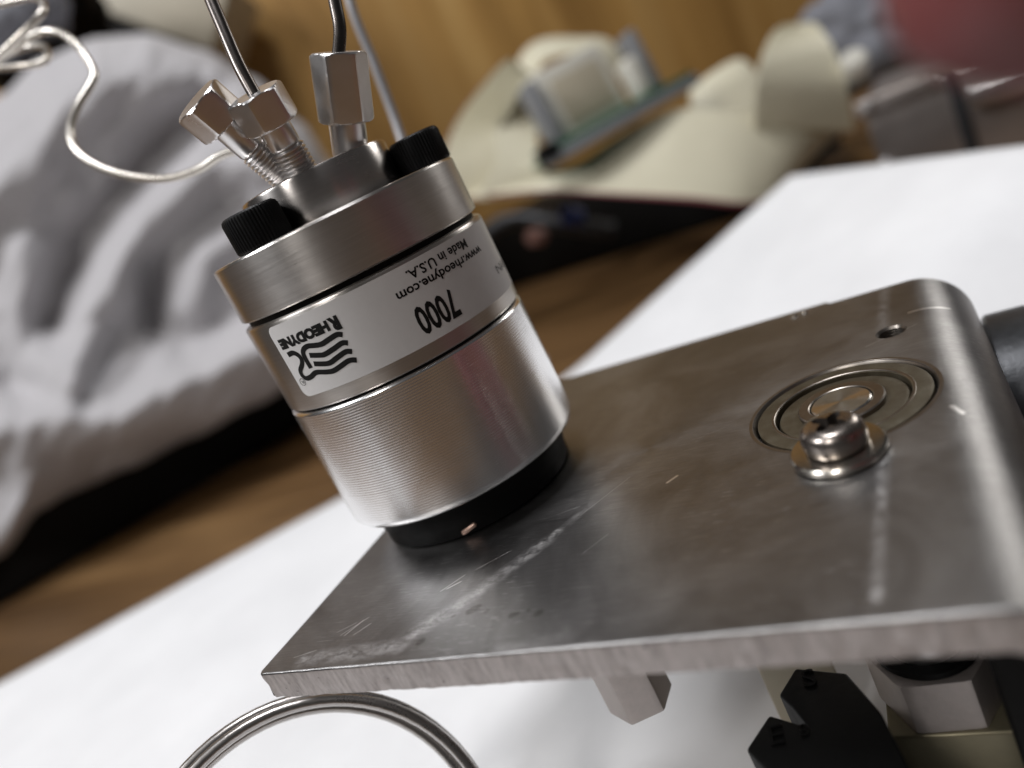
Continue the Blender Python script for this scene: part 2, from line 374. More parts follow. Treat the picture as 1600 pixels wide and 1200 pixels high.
# ------------------------------------------------------------------ bracket
def build_bracket():
    yf, XB, RO, TH = -47.5, 78.0, 9.5, 4.9
    root = thing('steel_bracket', (0, 0, 0), 'bent stainless steel bracket plate carrying the valve, sheared front edge', 'bracket')
    outer, inner = [], []
    x = -18.8
    xs = [-18.8 + i * (XB + 18.8) / 190 for i in range(191)]
    for x in xs: outer.append((x, 0)); inner.append((x, -TH))
    for i in range(1, 17):
        a = PI / 2 * i / 16; outer.append((XB + RO * math.sin(a), -RO + RO * math.cos(a))); ri = RO - TH; inner.append((XB + ri * math.sin(a), -RO + ri * math.cos(a)))
    for i in range(1, 13):
        z = -RO - i * (59.2 - RO - .0) / 12 * 1.0; outer.append((XB + RO, z)); inner.append((XB + RO - TH, z))
    N = len(outer); V, F, MI = [], [], []
    def back(i):
        x, z = outer[i]; return (48.1 if x < 63.4 else 47.0) - (.0)
    # ring of cross-section rows from front top edge to back: rounded front edge
    def wob(i, t): return .15 * noise.noise((i * .23 + t * 1.2, t * .9, 1.7)) + .10 * noise.noise((i * .7 + t * 2, t * 1.2, 3.3)) + .14 * noise.noise((i * .06, t * .9, 5.1)) + (.30 * max(0, noise.noise((i * .11, t * 3, 9.)) - .1) if t > .5 else 0)
    rows = []   # each row: list over i of vertex index
    def row(fn):
        k = len(V)
        for i in range(N): V.append(fn(i))
        rows.append([k + i for i in range(N)])
    def lerp(i, t, y):
        o_, n_ = outer[i], inner[i]; return (o_[0] + (n_[0] - o_[0]) * t, y, o_[1] + (n_[1] - o_[1]) * t)
    er = .45
    row(lambda i: lerp(i, 0, back(i) - .3))
    for f in (.8, .6, .4, .2): row(lambda i, f=f: lerp(i, 0, (yf + er) + (back(i) - yf - er) * f))
    row(lambda i: lerp(i, 0, yf + er * 2))
    ntop = len(rows)
    for q in range(0, 5):
        a = PI / 2 * q / 4
        row(lambda i, a=a: (lambda p: p)(lerp(i, er * .75 / TH * (1 - math.cos(a)), yf + er - er * math.sin(a) + .35 * math.sin(a) * wob(i, .05))))
    ncut0 = len(rows)
    for q in range(1, 10):
        t = .12 + .86 * q / 9
        row(lambda i, t=t: lerp(i, t, yf + wob(i, t)))
    ncut1 = len(rows)
    row(lambda i: lerp(i, 1, yf + .4))
    row(lambda i: lerp(i, 1, back(i) - .3)); row(lambda i: lerp(i, .94, back(i))); row(lambda i: lerp(i, .06, back(i)))
    R = len(rows)
    for r in range(R):
        q = (r + 1) % R
        for i in range(N - 1):
            F.append((rows[r][i], rows[r][i + 1], rows[q][i + 1], rows[q][i])); MI.append(1 if ncut0 - 1 <= r < ncut1 else 0)
    F.append(tuple(rows[r][0] for r in range(R))); MI.append(0)
    F.append(tuple(rows[r][N - 1] for r in range(R))); MI.append(0)
    # soften the left end
    for r in range(R):
        for i, dx in ((0, .5), (1, .15)):
            v = V[rows[r][i]]
            if r < ntop - 1 or r >= ncut1: V[rows[r][i]] = (v[0], v[1], v[2] - (dx * .9 if v[2] > -1 else -dx * .4))
            else: V[rows[r][i]] = (v[0] , v[1] + dx * 1.4, v[2] - (dx * .5 if v[2] > -1 else 0))
    V = [(x + 4.2 * (48 - y) / 95.5 * max(0, min(1, (x - 40) / 38)), y, z) for x, y, z in V]
    me = mesh('plate', V, F, True, [MT['plate'], MT['cut']], MI, 40)
    plate = put('plate', me, root)
    # bores for the bearing and the threaded hole
    cut = []
    for (cx, cy, r, d) in ((67.6, 1.2, 13.4, 3.4), (75.0, 23.7, 2.5, 8)):
        v, f = lathe([(r, -d), (r, 3)], 96); c = bpy.data.objects.new('cutter', mesh('cutter', [(p[0] + cx, p[1] + cy, p[2]) for p in v], f)); COL.objects.link(c)
        c.location = root.location; cut.append(c); m = plate.modifiers.new('bore', 'BOOLEAN'); m.object = c; m.solver = 'EXACT'; m.operation = 'DIFFERENCE'
    bpy.context.view_layer.update()
    dg = bpy.context.evaluated_depsgraph_get(); nm = bpy.data.meshes.new_from_object(plate.evaluated_get(dg))
    plate.modifiers.clear(); plate.data = nm
    for c in cut: bpy.data.objects.remove(c)
    nm.set_sharp_from_angle(angle=math.radians(40))
    # bearing pressed into the bore
    B = (67.6, 1.2, 0)
    def ring(name, prof, mat, par, n=128, loc=B): v, f = lathe(ringprof(prof), n, close=False); return put(name, mesh(name, v, f, angle=28), par, loc, mat=mat)
    ring('bore_chamfer', [(13.5, .03), (13.2, -.35), (13.0, -.9), (13.42, -.9), (14.0, .03)], 'ring_steel', plate)
    br = ring('bearing', [(9.9, -1.2), (9.9, -.25), (10.2, -.05), (12.3, -.05), (12.7, -.25), (12.75, -3.3), (9.9, -3.3)], 'shield', root)
    ring('shield', [(6.3, -1.15), (6.3, -.62), (9.0, -.55), (9.35, -.72), (9.6, -1.15)], 'shield', br, loc=(0, 0, 0))
    ring('snap_ring', [(9.95, -.1), (10.1, .0), (10.4, .0), (10.55, -.1)], 'ring_steel', br, loc=(0, 0, 0))
    ring('inner_ring', [(4.6, -1.0), (4.6, .1), (4.8, .22), (6.15, .22), (6.35, .05), (6.35, -1.0)], 'ring_steel', br, loc=(0, 0, 0))
    v, f = lathe([(4.45, -1), (4.45, .05), (4.2, .25)], 96); put('shaft_end', mesh('shaft_end', v, f), br, (0, 0, 0), mat='shaft')
    # threaded bore, two punch dimples
    prof = [(2.5, -.05)]
    for k in range(9): prof += [(2.15, -.45 - k * .5), (2.5, -.7 - k * .5)]
    prof += [(2.52, -5), (2.7, -5), (2.7, -.02)]
    v, f = lathe(ringprof(prof), 48, close=False); put('thread', mesh('thread', v, f), plate, (75, 23.7, 0), mat='ring_steel')
    for dx, dy, r in ((57.0, 45.0, 1.0), (58.9, 45.2, .75)):
        v, f = lathe([(r, -.1), (r * .85, .22), (r * .5, .38), (r * .1, .42)], 20); put('punch_mark', mesh('punch_mark', v, f), plate, (dx, dy, 0), mat='zinc')
    return root
bracket = build_bracket()

# clamp screw and washer that hold the bearing
def build_screw():
    root = thing('clamp_screw', (68.0, -14.2, .25), 'round head screw with washer clamping the bearing in the plate', 'screw', rot=quat_z((.02, -.03, 1))); root.scale = (1, 1, 1.15)
    v, f = lathe(ringprof([(1.8, 0), (6.0, 0), (6.3, .25), (6.3, .75), (6.0, 1.05), (5.0, 1.12), (1.8, 1.12)]), 96, close=False); put('washer', mesh('washer', v, f), root, mat='zinc')
    def star(a): return 1.6 + .62 * math.cos(4 * a)
    n = 96; V, F = [], []
    prof = [(3.6, 1.15), (4.1, 1.3), (4.25, 1.7), (4.25, 2.9), (4.08, 3.4), (3.75, 3.8), (3.3, 4.08), (2.8, 4.24)]
    for r, z in prof:
        for i in range(n): a = 2 * PI * i / n; V.append((r * math.cos(a), r * math.sin(a), z))
    for k, z in ((1.14, 4.32), (1.08, 4.15), (.95, 2.0), (.5, 1.7)):
        for i in range(n): a = 2 * PI * i / n; r = star(a + .5) * k; V.append((r * math.cos(a), r * math.sin(a), z))
    m = len(prof) + 4
    for j in range(m - 1):
        for i in range(n): k = (i + 1) % n; F.append((j * n + i, j * n + k, (j + 1) * n + k, (j + 1) * n + i))
    F.append(tuple(range((m - 1) * n, m * n))); F.append(tuple(range(n)))
    MI = [1 if len(prof) * n <= k < (m - 1) * n else 0 for k in range((m - 1) * n)] + [1, 0]
    put('screw_head', mesh('screw_head', V, F, True, [MT['screw_steel'], MT['recess_dark']], MI, angle=45), root)
    v, f = lathe([(1.7, -6), (1.7, 1.4)], 24); put('shank', mesh('shank', v, f), root, mat='screw_steel')
build_screw()

# ------------------------------------------------------------------ valve
RL = 22.93
valve = thing('valve', (0, 0, 0), 'cylindrical metal switching valve with a white label, standing upside down on the bracket', 'valve')
def vpart(name, vf, mat, parent=None, angle=30, **kw): return put(name, mesh(name, vf[0], vf[1], angle=angle), parent or valve, mat=mat, **kw)
col = vpart('base_collar', lathe([(18.2, .03), (19.0, .4), (19.1, 2.6), (19.3, 3.0), (19.3, 6.4), (17, 7.4)], 128), 'black_base')
q = Vector((math.cos(math.radians(-66)), math.sin(math.radians(-66)), 0))
v, f = boxm(-1.5, 1.5, -.42, .42, -.4, .4, .3); put('pale_sliver', mesh('pale_sliver', v, f), col, q * 19.1 + Vector((0, 0, 1.35)), rot=frame(None, q, Vector((-q.y, q.x, .25))), mat='copper')  # small bright sliver set on the front of the collar
prof = [(18, 7.0), (21.8, 7.02), (22.6, 7.25), (22.95, 7.8), (23.0, 8.6)]
z = 8.8; pitch = .455
while z < 29.9:
    fade = .022 if z > 14 else .013
    prof += [(23.0 - fade, z), (23.0 - fade * .2, z + pitch * .3), (23.0, z + pitch * .5), (23.0 - fade * .2, z + pitch * .7)]; z += pitch
prof += [(22.98, 30.1), (22.75, 30.45), (22.2, 30.6), (20, 30.6)]
vpart('barrel', lathe(prof, 160), 'barrel', angle=50)
vpart('groove_ring', lathe(ringprof([(20, 30.55), (22.35, 30.6), (22.35, 31.0), (20, 31.05)]), 128, close=False), 'black_base')
vpart('valve_body', lathe([(19, 30.95), (22.6, 31.0), (22.86, 31.25), (22.88, 31.7), (22.88, 46.2), (22.7, 46.55), (22.3, 46.75), (19, 46.8)], 160), 'body')
vpart('gap_ring', lathe(ringprof([(19, 46.7), (21.7, 46.75), (21.7, 47.75), (19, 47.8)]), 128, close=False), 'black_base')
cap = vpart('cap', lathe([(19, 47.65), (22.3, 47.68), (22.72, 47.95), (22.75, 48.4), (22.75, 57.0), (22.55, 57.3), (22.2, 57.45), (10, 57.47)], 160), 'cap')
stator = vpart('stator', lathe([(12.9, 57.4), (13.4, 57.5), (13.5, 57.8), (13.5, 64.4), (13.3, 64.8), (12.9, 65.0), (9.5, 65.05), (4.0, 65.1), (3.5, 65.1)], 128), 'stator')

# label film wrapped round the body, with its print
def label_film():
    t0, t1, z0, z1, rc = math.radians(-103.2), math.radians(96), 33.45, 45.98, 1.4
    L = (t1 - t0) * RL; H = z1 - z0; n = 220; V, F = [], []
    def inset(s):
        d = min(s, L - s)
        return rc - math.sqrt(max(0, rc * rc - (rc - d) ** 2)) if d < rc else 0
    S = sorted(set([L * i / n for i in range(n + 1)] + [rc * (1 - math.cos(PI / 2 * i / 8)) for i in range(9)] + [L - rc * (1 - math.cos(PI / 2 * i / 8)) for i in range(9)]))
    S = [s for i, s in enumerate(S) if i == 0 or s - S[i - 1] > 1e-4]
    for r in (22.885, RL):
        for s in S:
            k = inset(s); a = t0 + s / RL; c, q = math.cos(a) * r, math.sin(a) * r
            V.append((c, q, z0 + k)); V.append((c, q, z1 - k))
    m = len(S); o = 2 * m
    for i in range(m - 1):
        F.append((o + 2 * i, o + 2 * i + 2, o + 2 * i + 3, o + 2 * i + 1))
        F.append((2 * i, 2 * i + 2, o + 2 * i + 2, o + 2 * i)); F.append((2 * i + 1, 2 * i + 3, o + 2 * i + 3, o + 2 * i + 1))
    for i in (0, m - 1): F.append((2 * i, 2 * i + 1, o + 2 * i + 1, o + 2 * i))
    return V, F
v, f = label_film(); label = put('label_sticker', mesh('label_sticker', v, f, angle=40), valve, mat='label')
RT = RL + .045
def wrap_text(name, s, th0, th1, zb, size, mat='ink', bold=0, narrow=None):
    """flat print on the film; it reads upside down as on the photographed valve: starts at angle th0 (right), runs to th1 (left)"""
    c = bpy.data.curves.new('print', 'FONT'); c.body = s; c.size = 1; c.offset = bold; c.resolution_u = 3
    o = bpy.data.objects.new('print', c); COL.objects.link(o); bpy.context.view_layer.update()
    me = bpy.data.meshes.new_from_object(o.evaluated_get(bpy.context.evaluated_depsgraph_get())); bpy.data.objects.remove(o); bpy.data.curves.remove(c)
    bm = bmesh.new(); bm.from_mesh(me); bmesh.ops.triangulate(bm, faces=bm.faces)
    bmesh.ops.subdivide_edges(bm, edges=[e for e in bm.edges if e.calc_length() > .35], cuts=1); bmesh.ops.triangulate(bm, faces=bm.faces)
    xs = [q.co.x for q in bm.verts]; x0, x1 = min(xs), max(xs); bm.verts.index_update()
    V = []
    for q in bm.verts:
        a = math.radians(th0 + (th1 - th0) * (q.co.x - x0) / (x1 - x0)); z = zb - q.co.y * size
        V.append((RT * math.cos(a), RT * math.sin(a), z))
    F = [tuple(q.index for q in g.verts) for g in bm.faces]; bm.free()
    return put(name, mesh(name, V, F, False), label, mat=mat)
wrap_text('model_number', '7000', -24.6, -43.0, 39.2, 6.15, bold=.026)
wrap_text('web_address', 'www.rheodyne.com', 2.4, -45.6, 42.62, 2.05, bold=.022)
wrap_text('origin_line', 'Made in U.S.A.', -5.6, -38.4, 44.85, 2.1, bold=.02)
wrap_text('part_number_mark', 'P/N', 22.5, 7.8, 38.1, 2.1, 'grey_ink')
wrap_text('brand_initial', 'R', -69.3, -73.7, 43.6, 2.8, bold=.07)
wrap_text('brand_name', 'HEODYNE', -73.9, -100.4, 43.55, 2.1, bold=.075)
wrap_text('registered_letter', 'R', -98.6, -100.1, 36.3, .75)
def stroke(name, pts, w0, closed=False, taper=False):
    P = catmull([(math.radians(a) * RL, z, 0) for a, z in pts], 6, closed); V, F = [], []; n = len(P)
    for i, p in enumerate(P):
        a = P[(i + 1) % n] if closed else P[min(i + 1, n - 1)]; b = P[(i - 1) % n] if closed else P[max(i - 1, 0)]
        t = (a - b).normalized(); nn = Vector((-t.y, t.x, 0))
        for s in (-1, 1):
            q = p + nn * s * w0 / 2; an = q.x / RL; V.append((RT * math.cos(an), RT * math.sin(an), q.y))
    for i in range(n if closed else n - 1): j = (i + 1) % n; F.append((2 * i, 2 * j, 2 * j + 1, 2 * i + 1))
    return put(name, mesh(name, V, F, False), label, mat='ink')
for k, st in enumerate(([(-70.7, 40.62), (-72.7, 41.0), (-77.0, 40.8), (-80.5, 40.62), (-83.6, 40.85), (-86.7, 41.15), (-89.2, 40.95), (-90.6, 40.36), (-91.0, 39.33), (-90.9, 37.75)],
           [(-70.4, 39.15), (-72.6, 39.5), (-77.0, 39.2), (-81.5, 38.98), (-83.8, 39.16), (-88.2, 39.72)],
           [(-70.6, 37.68), (-73.0, 38.05), (-77.5, 37.74), (-81.3, 37.44), (-84.4, 37.7), (-88.4, 38.24)],
           [(-70.6, 36.2), (-73.5, 36.6), (-78.0, 36.3), (-81.7, 36.08), (-84.8, 36.3), (-89.6, 36.82), (-93.2, 36.45), (-96.0, 36.43), (-97.5, 37.05), (-97.0, 37.95), (-94.3, 38.77), (-93.1, 39.57), (-93.6, 40.39), (-95.6, 41.01), (-99.0, 40.95)])):
    stroke('flag_stroke', st, .84)
stroke('registered_ring', [(-99.4 + 1.55 * math.cos(a * PI / 4), 36.05 + .6 * math.sin(a * PI / 4)) for a in range(8)], .09, True)

# socket-head cap screws on the cap
def cap_screw_mesh():
    n = 208; V, F = [], []
    prof = [(4.3, 57.48, 0), (4.5, 57.6, 0), (4.6, 57.9, 1), (4.6, 62.5, 1), (4.45, 63.0, .6), (4.1, 63.3, 0), (2.7, 63.35, 0)]
    for r, z, k in prof:
        for i in range(n):
            a = 2 * PI * i / n; rr = r + (.07 * k if (i // 2) % 2 else -.06 * k); V.append((rr * math.cos(a), rr * math.sin(a), z - 57.48))
    for z in (63.3, 60.5):
        for i in range(n): a = 2 * PI * i / n; r = min(2.2 * hexr(a), 2.5); V.append((r * math.cos(a), r * math.sin(a), z - 57.48))
    m = len(prof) + 2
    for j in range(m - 1):
        for i in range(n): k = (i + 1) % n; F.append((j * n + i, j * n + k, (j + 1) * n + k, (j + 1) * n + i))
    F.append(tuple(range((m - 1) * n, m * n))); F.append(tuple(range(n)))
    return mesh('cap_screw', V, F, True, [MT['black_oxide']], angle=25)
cs = cap_screw_mesh()
for ang in (-91, 32, 152):
    a = math.radians(ang); put('cap_screw', cs, valve, (18.1 * math.cos(a), 18.1 * math.sin(a), 57.49))

# tube fittings screwed into the stator
def fitting(phi, tau, rb, label, long=False, tubepts=None, head=(9.6, 14.6), ap=3.95, gap=2.4, thr=3.4, tr=1.05, sr=2.6):
    a, t = math.radians(phi), math.radians(tau)
    d = Vector((math.sin(t) * math.cos(a), math.sin(t) * math.sin(a), math.cos(t)))
    base = Vector((rb * math.cos(a), rb * math.sin(a), 64.6 + gap))
    root = thing('tube_fitting', base, label, 'fitting', 'hex fittings on top of the valve', rot=quat_z(d))
    prof = [(2.3, -5)]; z = -5
    while z < thr: prof += [(2.38, z), (2.78, z + .22), (2.78, z + .38), (2.38, z + .6)]; z += .7
    prof += [(2.3, z), (sr - .1, z + .3), (sr, z + .6), (sr, head[0])]
    v, f = lathe(prof, 48); put('threaded_shank', mesh('threaded_shank', v, f, angle=60), root, mat='nickel')
    v, f = hexnut(ap, head[0] - .2, head[1]); put('hex_head', mesh('hex_head', v, f, angle=22), root, mat='nickel', rot=Matrix.Rotation(math.radians(18 if not long else 8), 3, 'Z').to_quaternion())
    if tubepts:
        M = root.rotation_quaternion.inverted()
        top = base + d * (head[1] - .6); Dt = (top - CAM).dot(FWD)
        P = [M @ (at(u, v_, Dt + k) - base) for u, v_, k in tubepts]
        P = catmull([Vector((0, 0, head[1] - .6))] + P, 12); v, f = tube(P, tr, 18); put('tube', mesh('tube', v, f), root, mat='tube_steel')
    return root
fitting(-101, 29, 6.0, 'short hex fitting leaning out to the left, nearest the grey cloth', head=(11.2, 16.4), thr=5)
fitting(-63, 17, 8.2, 'hex fitting in the middle with a dark steel tube rising to the left', tubepts=[(375, 105, 1), (352, 52, 2.5), (322, -20, 5), (280, -130, 9)], head=(6.6, 11.8), ap=4.1, thr=2.6)
fitting(4, 24, 9.6, 'tall hex nut standing upright, tube leaving its top, beside the black screw', True, tubepts=[(531, 45, .5), (523, 0, 1), (512, -70, 2), (498, -190, 5)], head=(2.8, 13.2), ap=4.0, thr=-3, sr=3.0)

# ------------------------------------------------------------------ tubes and wires
def toptube(name, pts, r, mat, label, cat, closed=False, n=14, k=10):
    P = catmull(pts, k, closed); base = min(P, key=lambda q: q.z).copy()
    v, f = tube([q - base for q in P], r, n); return put(name, mesh(name, v, f), None, base, mat=mat, label=label, cat=cat)
toptube('grey_tube', [at(525, -120, 185), at(548, 5, 187), at(585, 100, 190), at(620, 195, 192), at(655, 300, 190), at(700, 420, 188), at(740, 520, 192), at(790, 570, 215), at(850, 560, 250)], 1.15, 'poly_tube', 'thin frosted grey tube running down behind the valve', 'tube')
toptube('capillary_wire', [at(430, 235, 152), at(385, 232, 154), at(345, 243, 156), at(310, 265, 158), at(260, 279, 160), at(200, 275, 162), at(150, 258, 164), at(118, 232, 166), at(110, 200, 168), at(122, 165, 170), at(143, 130, 173), at(146, 110, 175), at(128, 80, 178), at(105, 57, 181), at(80, 48, 184), at(50, 56, 186), at(20, 78, 188), at(-30, 110, 190),
         at(-60, 120, 190), at(-20, 108, 186), at(30, 104, 184), at(62, 100, 184), at(75, 88, 186), at(66, 72, 190), at(35, 76, 194), at(-20, 98, 196), at(-70, 110, 190), at(-60, 130, 184), at(-10, 95, 178), at(30, 57, 176), at(58, 30, 176), at(68, 12, 178), at(55, -4, 182), at(0, 6, 186), at(-80, 20, 190)], .85, 'wire_silver', 'pale thin steel capillary curling through the air above the grey cloth', 'wire')
def coil():
    C = Vector((-18.2, -59.0, -34.0)); R0 = 28.2; ax = Vector((.706, -.504, .497)).normalized(); u = ax.cross(Vector((0, 0, 1))).normalized(); v_ = ax.cross(u)
    P = []; turns = 3.2
    for i in range(int(turns * 72) + 1):
        a = 2 * PI * i / 72 + .6; k = i / (turns * 72)
        P.append(C + (u * math.cos(a) + v_ * math.sin(a)) * (R0 - 1.1 * math.sin(a * .31 + 1.0)) + ax * (k * 6.4 - 3.2 + .5 * math.sin(a * 1.3)))
    dz = min(q.z for q in P) - .95
    return P, dz
P, dz = coil()
print('coil low', dz)
base = min(P, key=lambda q: q.z).copy()
v, f = tube([q - base for q in P], 1.0, 16)
put('tubing_coil', mesh('tubing_coil', v, f), None, base, mat='coil', label='coil of thin steel tubing standing on the paper under the plate corner', cat='coil')

# ------------------------------------------------------------------ things under the plate
def onz(u, v, z):
    k = at(u, v, 1) - CAM; return CAM + k * ((z - CAM.z) / k.z)
def ony(u, v, y):
    k = at(u, v, 1) - CAM; return CAM + k * ((y - CAM.y) / k.y)
# hex standoff hanging under the plate
so = thing('hex_standoff', (25.3, -20, -35.0), 'short faceted metal standoff hanging below the middle of the plate', 'standoff')
v, f = hexnut(5.0, 0, 30.0, chamfer=0); put('hex_body', mesh('hex_body', v, f, angle=20), so, rot=Matrix.Rotation(math.radians(0), 3, 'Z').to_quaternion(), mat='brown_steel')
# bearing housing: boss, big hex nut, square foot
hs = thing('bearing_nut', (69.4, -11, TABLE + .7), 'large brown hex nut on a round stud under the bearing', 'nut')
v, f = lathe([(5.6, 15), (5.6, 54.9)], 64); put('stud', mesh('stud', v, f), hs, mat='nickel')
v, f = lathe(ringprof([(5.4, 23.3), (7.2, 23.3), (7.5, 23.7), (7.5, 24.6), (5.4, 24.8)]), 64, close=False); put('washer', mesh('washer', v, f), hs, mat='black_base')
v, f = hexnut(8.0, 14.6, 23.3, chamfer=0); put('hex_body', mesh('hex_body', v, f, angle=20), hs, rot=Matrix.Rotation(math.radians(-25), 3, 'Z').to_quaternion(), mat='brown_steel')
v, f = boxm(-8.4, 8.4, -8.6, 8.6, 0, 14.5, .6); put('square_foot', mesh('square_foot', v, f), hs, rot=Matrix.Rotation(math.radians(3), 3, 'Z').to_quaternion(), mat='olive_brass')
v, f = boxm(0, 5.6, 0, 66, 0, 49, .8); put('shade_block', mesh('shade_block', v, f), None, (78.2, -26, TABLE + .7), mat='case', label='added black block filling the shaded space behind the hex nut at the bottom right', cat='housing')  # added block, black in place of the shade inside the bracket leg
# black block with embossed letters
zt = -33.0
poly = [onz(u, v, zt) for u, v in ((1165, 1170), (1201, 1116), (1262, 1134), (1237, 1104), (1216, 1085), (1242, 1043), (1322, 1050), (1375, 1110), (1440, 1235), (1240, 1250))]
cx = sum(p.x for p in poly) / len(poly); cy = sum(p.y for p in poly) / len(poly)
kb = thing('forked_clamp', (cx, cy, TABLE + .6), 'black plastic forked clamp with embossed letters below the plate', 'clamp')
v, f = prism([(p.x - cx, p.y - cy) for p in poly], 0, zt - TABLE - .6, .5); put('clamp_body', mesh('clamp_body', v, f, angle=30), kb, mat='black_plastic')
def flat_letter(s, u, v, z, size, rotz):
    c = bpy.data.curves.new('print', 'FONT'); c.body = s; c.size = size * .001; c.extrude = .00012; c.align_x = 'CENTER'; c.align_y = 'CENTER'; c.resolution_u = 3
    o = bpy.data.objects.new('print', c); COL.objects.link(o); bpy.context.view_layer.update()
    me = bpy.data.meshes.new_from_object(o.evaluated_get(bpy.context.evaluated_depsgraph_get())); bpy.data.objects.remove(o); bpy.data.curves.remove(c)
    p = onz(u, v, z); me.materials.clear(); me.materials.append(MT['black_plastic'])
    return put('embossed_letter', me, kb, (p.x - cx, p.y - cy, z - TABLE - .6), rot=Matrix.Rotation(rotz, 3, 'Z').to_quaternion())
flat_letter('S', 1264, 1061, zt + .2, 5.0, .25); flat_letter('E', 1212, 1150, zt + .2, 5.0, .25); flat_letter('8', 1256, 1142, zt + .2, 3.0, .25)
# cream strip behind the knob
p0 = onz(1275, 1085, -52)
v, f = boxm(-4, 8, -1.2, 1.2, 0, 30, .3); put('cream_strip', mesh('cream_strip', v, f), None, (44.6, -4.5, TABLE + .6), rot=Matrix.Rotation(.25, 3, 'Z').to_quaternion(), mat='tan_plastic', label='cream plastic strip standing behind the black forked clamp', cat='strip')
# dark cylinder fixed to the bracket's outer side
cy_ = thing('motor_flange', (87.75, 44, -33.5), 'dark grey metal cylinder against the right side of the bracket', 'cylinder', rot=quat_z((1, 0, 0)))
v, f = lathe([(20, 0), (21.5, .3), (22, 1.0), (22, 7.5), (21.3, 8.2), (20.2, 8.4), (20.2, 26), (19, 27)], 128); put('flange', mesh('flange', v, f), cy_, mat='dark_grey')

# ------------------------------------------------------------------ background things
def interp(t, pts):
    if t <= pts[0][0]: return pts[0][1]
    for (a, b), (c, d) in zip(pts, pts[1:]):
        if t <= c: k = (t - a) / (c - a); k = k * k * (3 - 2 * k) * .5 + k * .5; return b + (d - b) * k
    return pts[-1][1]
def cloth():
    top = [(-90, 190), (0, 150), (60, 92), (150, 58), (230, 52), (320, 78), (400, 122), (470, 190), (520, 260), (570, 340)]
    bot = [(-90, 975), (0, 878), (60, 800), (110, 775), (200, 734), (300, 685), (400, 634), (480, 590), (570, 550)]
    ridges = [([(-90, 380), (60, 230), (150, 120)], 26, 60), ([(110, 600), (135, 490), (215, 350), (320, 262), (420, 250)], 30, 42), ([(-90, 700), (60, 655), (180, 652), (300, 595), (400, 540), (520, 460)], 42, 55),
              ([(240, 120), (390, 170), (470, 300)], 26, 60), ([(290, 480), (325, 400), (430, 330)], 14, 34), ([(60, 560), (30, 480), (40, 400)], 16, 40), ([(330, 660), (480, 590)], 10, 30), ([(20, 820), (40, 740)], 18, 40),
              ([(310, 170), (225, 270), (140, 380), (85, 500)], -27, 40), ([(232, 415), (242, 505)], -18, 26), ([(440, 470), (300, 545)], -16, 34), ([(120, 790), (150, 720), (240, 690)], -14, 26), ([(20, 600), (70, 620), (130, 625)], -16, 26)]
    ridges = [([Vector(q) for q in P_], A, W) for P_, A, W in ridges]
    def dist(p, P_):
        m = 1e9
        for a, b in zip(P_, P_[1:]):
            t = max(0, min(1, (p - a).dot(b - a) / (b - a).length_squared)); m = min(m, (p - a - (b - a) * t).length)
        return m
    NU, NV = 150, 170; V, F = [], []
    for i in range(NU + 1):
        u = -90 + 660 * i / NU; t0, b0 = interp(u, top), interp(u, bot)
        for j in range(NV + 1):
            s = -1 + 2 * j / NV                                    # the hem rolls under at both ends
            k = math.sin(s * PI / 2 * .98); v_ = t0 + (b0 - t0) * (k + 1) / 2
            roll = 1 - math.sqrt(max(0, 1 - abs(s) ** 9)); D = 505 + 95 * roll - 30 * (v_ - t0) / 700
            if u > 470: D += ((u - 470) / 100) ** 2 * 90
            p = Vector((u, v_))
            for P_, A, W in ridges: D -= A * math.exp(-(dist(p, P_) / W) ** 2)
            D += 5 * noise.noise((u * .012, v_ * .012, 3)) + 3.2 * noise.noise((u * .03 + v_ * .012, v_ * .018, 8)) - 3.0 * abs(noise.noise((u * .022 + v_ * .02, v_ * .012 - u * .01, 5)))
            V.append(at(u, v_, D))
    N = NV + 1
    for i in range(NU):
        for j in range(NV): F.append((i * N + j, (i + 1) * N + j, (i + 1) * N + j + 1, i * N + j + 1))
    b = at(200, 760, 520)
    o = put('grey_cloth', mesh('grey_cloth', [q - b for q in V], F, angle=180), None, b, mat='cloth', label='rumpled light grey cloth heaped behind the valve on the left', cat='cloth')
    m = o.modifiers.new('thickness', 'SOLIDIFY'); m.thickness = .0025
    m = o.modifiers.new('smooth', 'SUBSURF'); m.levels = 1; m.render_levels = 1
cloth()
# long black case on the table under the cloth
p0, p1 = onz(-250, 1097, TABLE), onz(770, 492, TABLE); dr = (p1 - p0); L = dr.length; ez = Vector((0, 0, 1)); qx = frame(None, ez, dr)
v, f = boxm(0, L, 0, 160, .4, 52, 3); put('black_case', mesh('black_case', v, f), None, p0, rot=qx, mat='case', label='long low black case lying on the table under the cloth', cat='case')
# black tray under the ribbon cables
p0, p1 = onz(770, 462, TABLE), onz(1228, 318, TABLE); dr = p1 - p0; L = dr.length; qx = frame(None, ez, dr)
v, f = boxm(0, L, 0, 150, .4, 58, 3); put('black_tray', mesh('black_tray', v, f), None, p0, rot=qx, mat='case', label='black box on the table below the cream ribbon cables', cat='box')

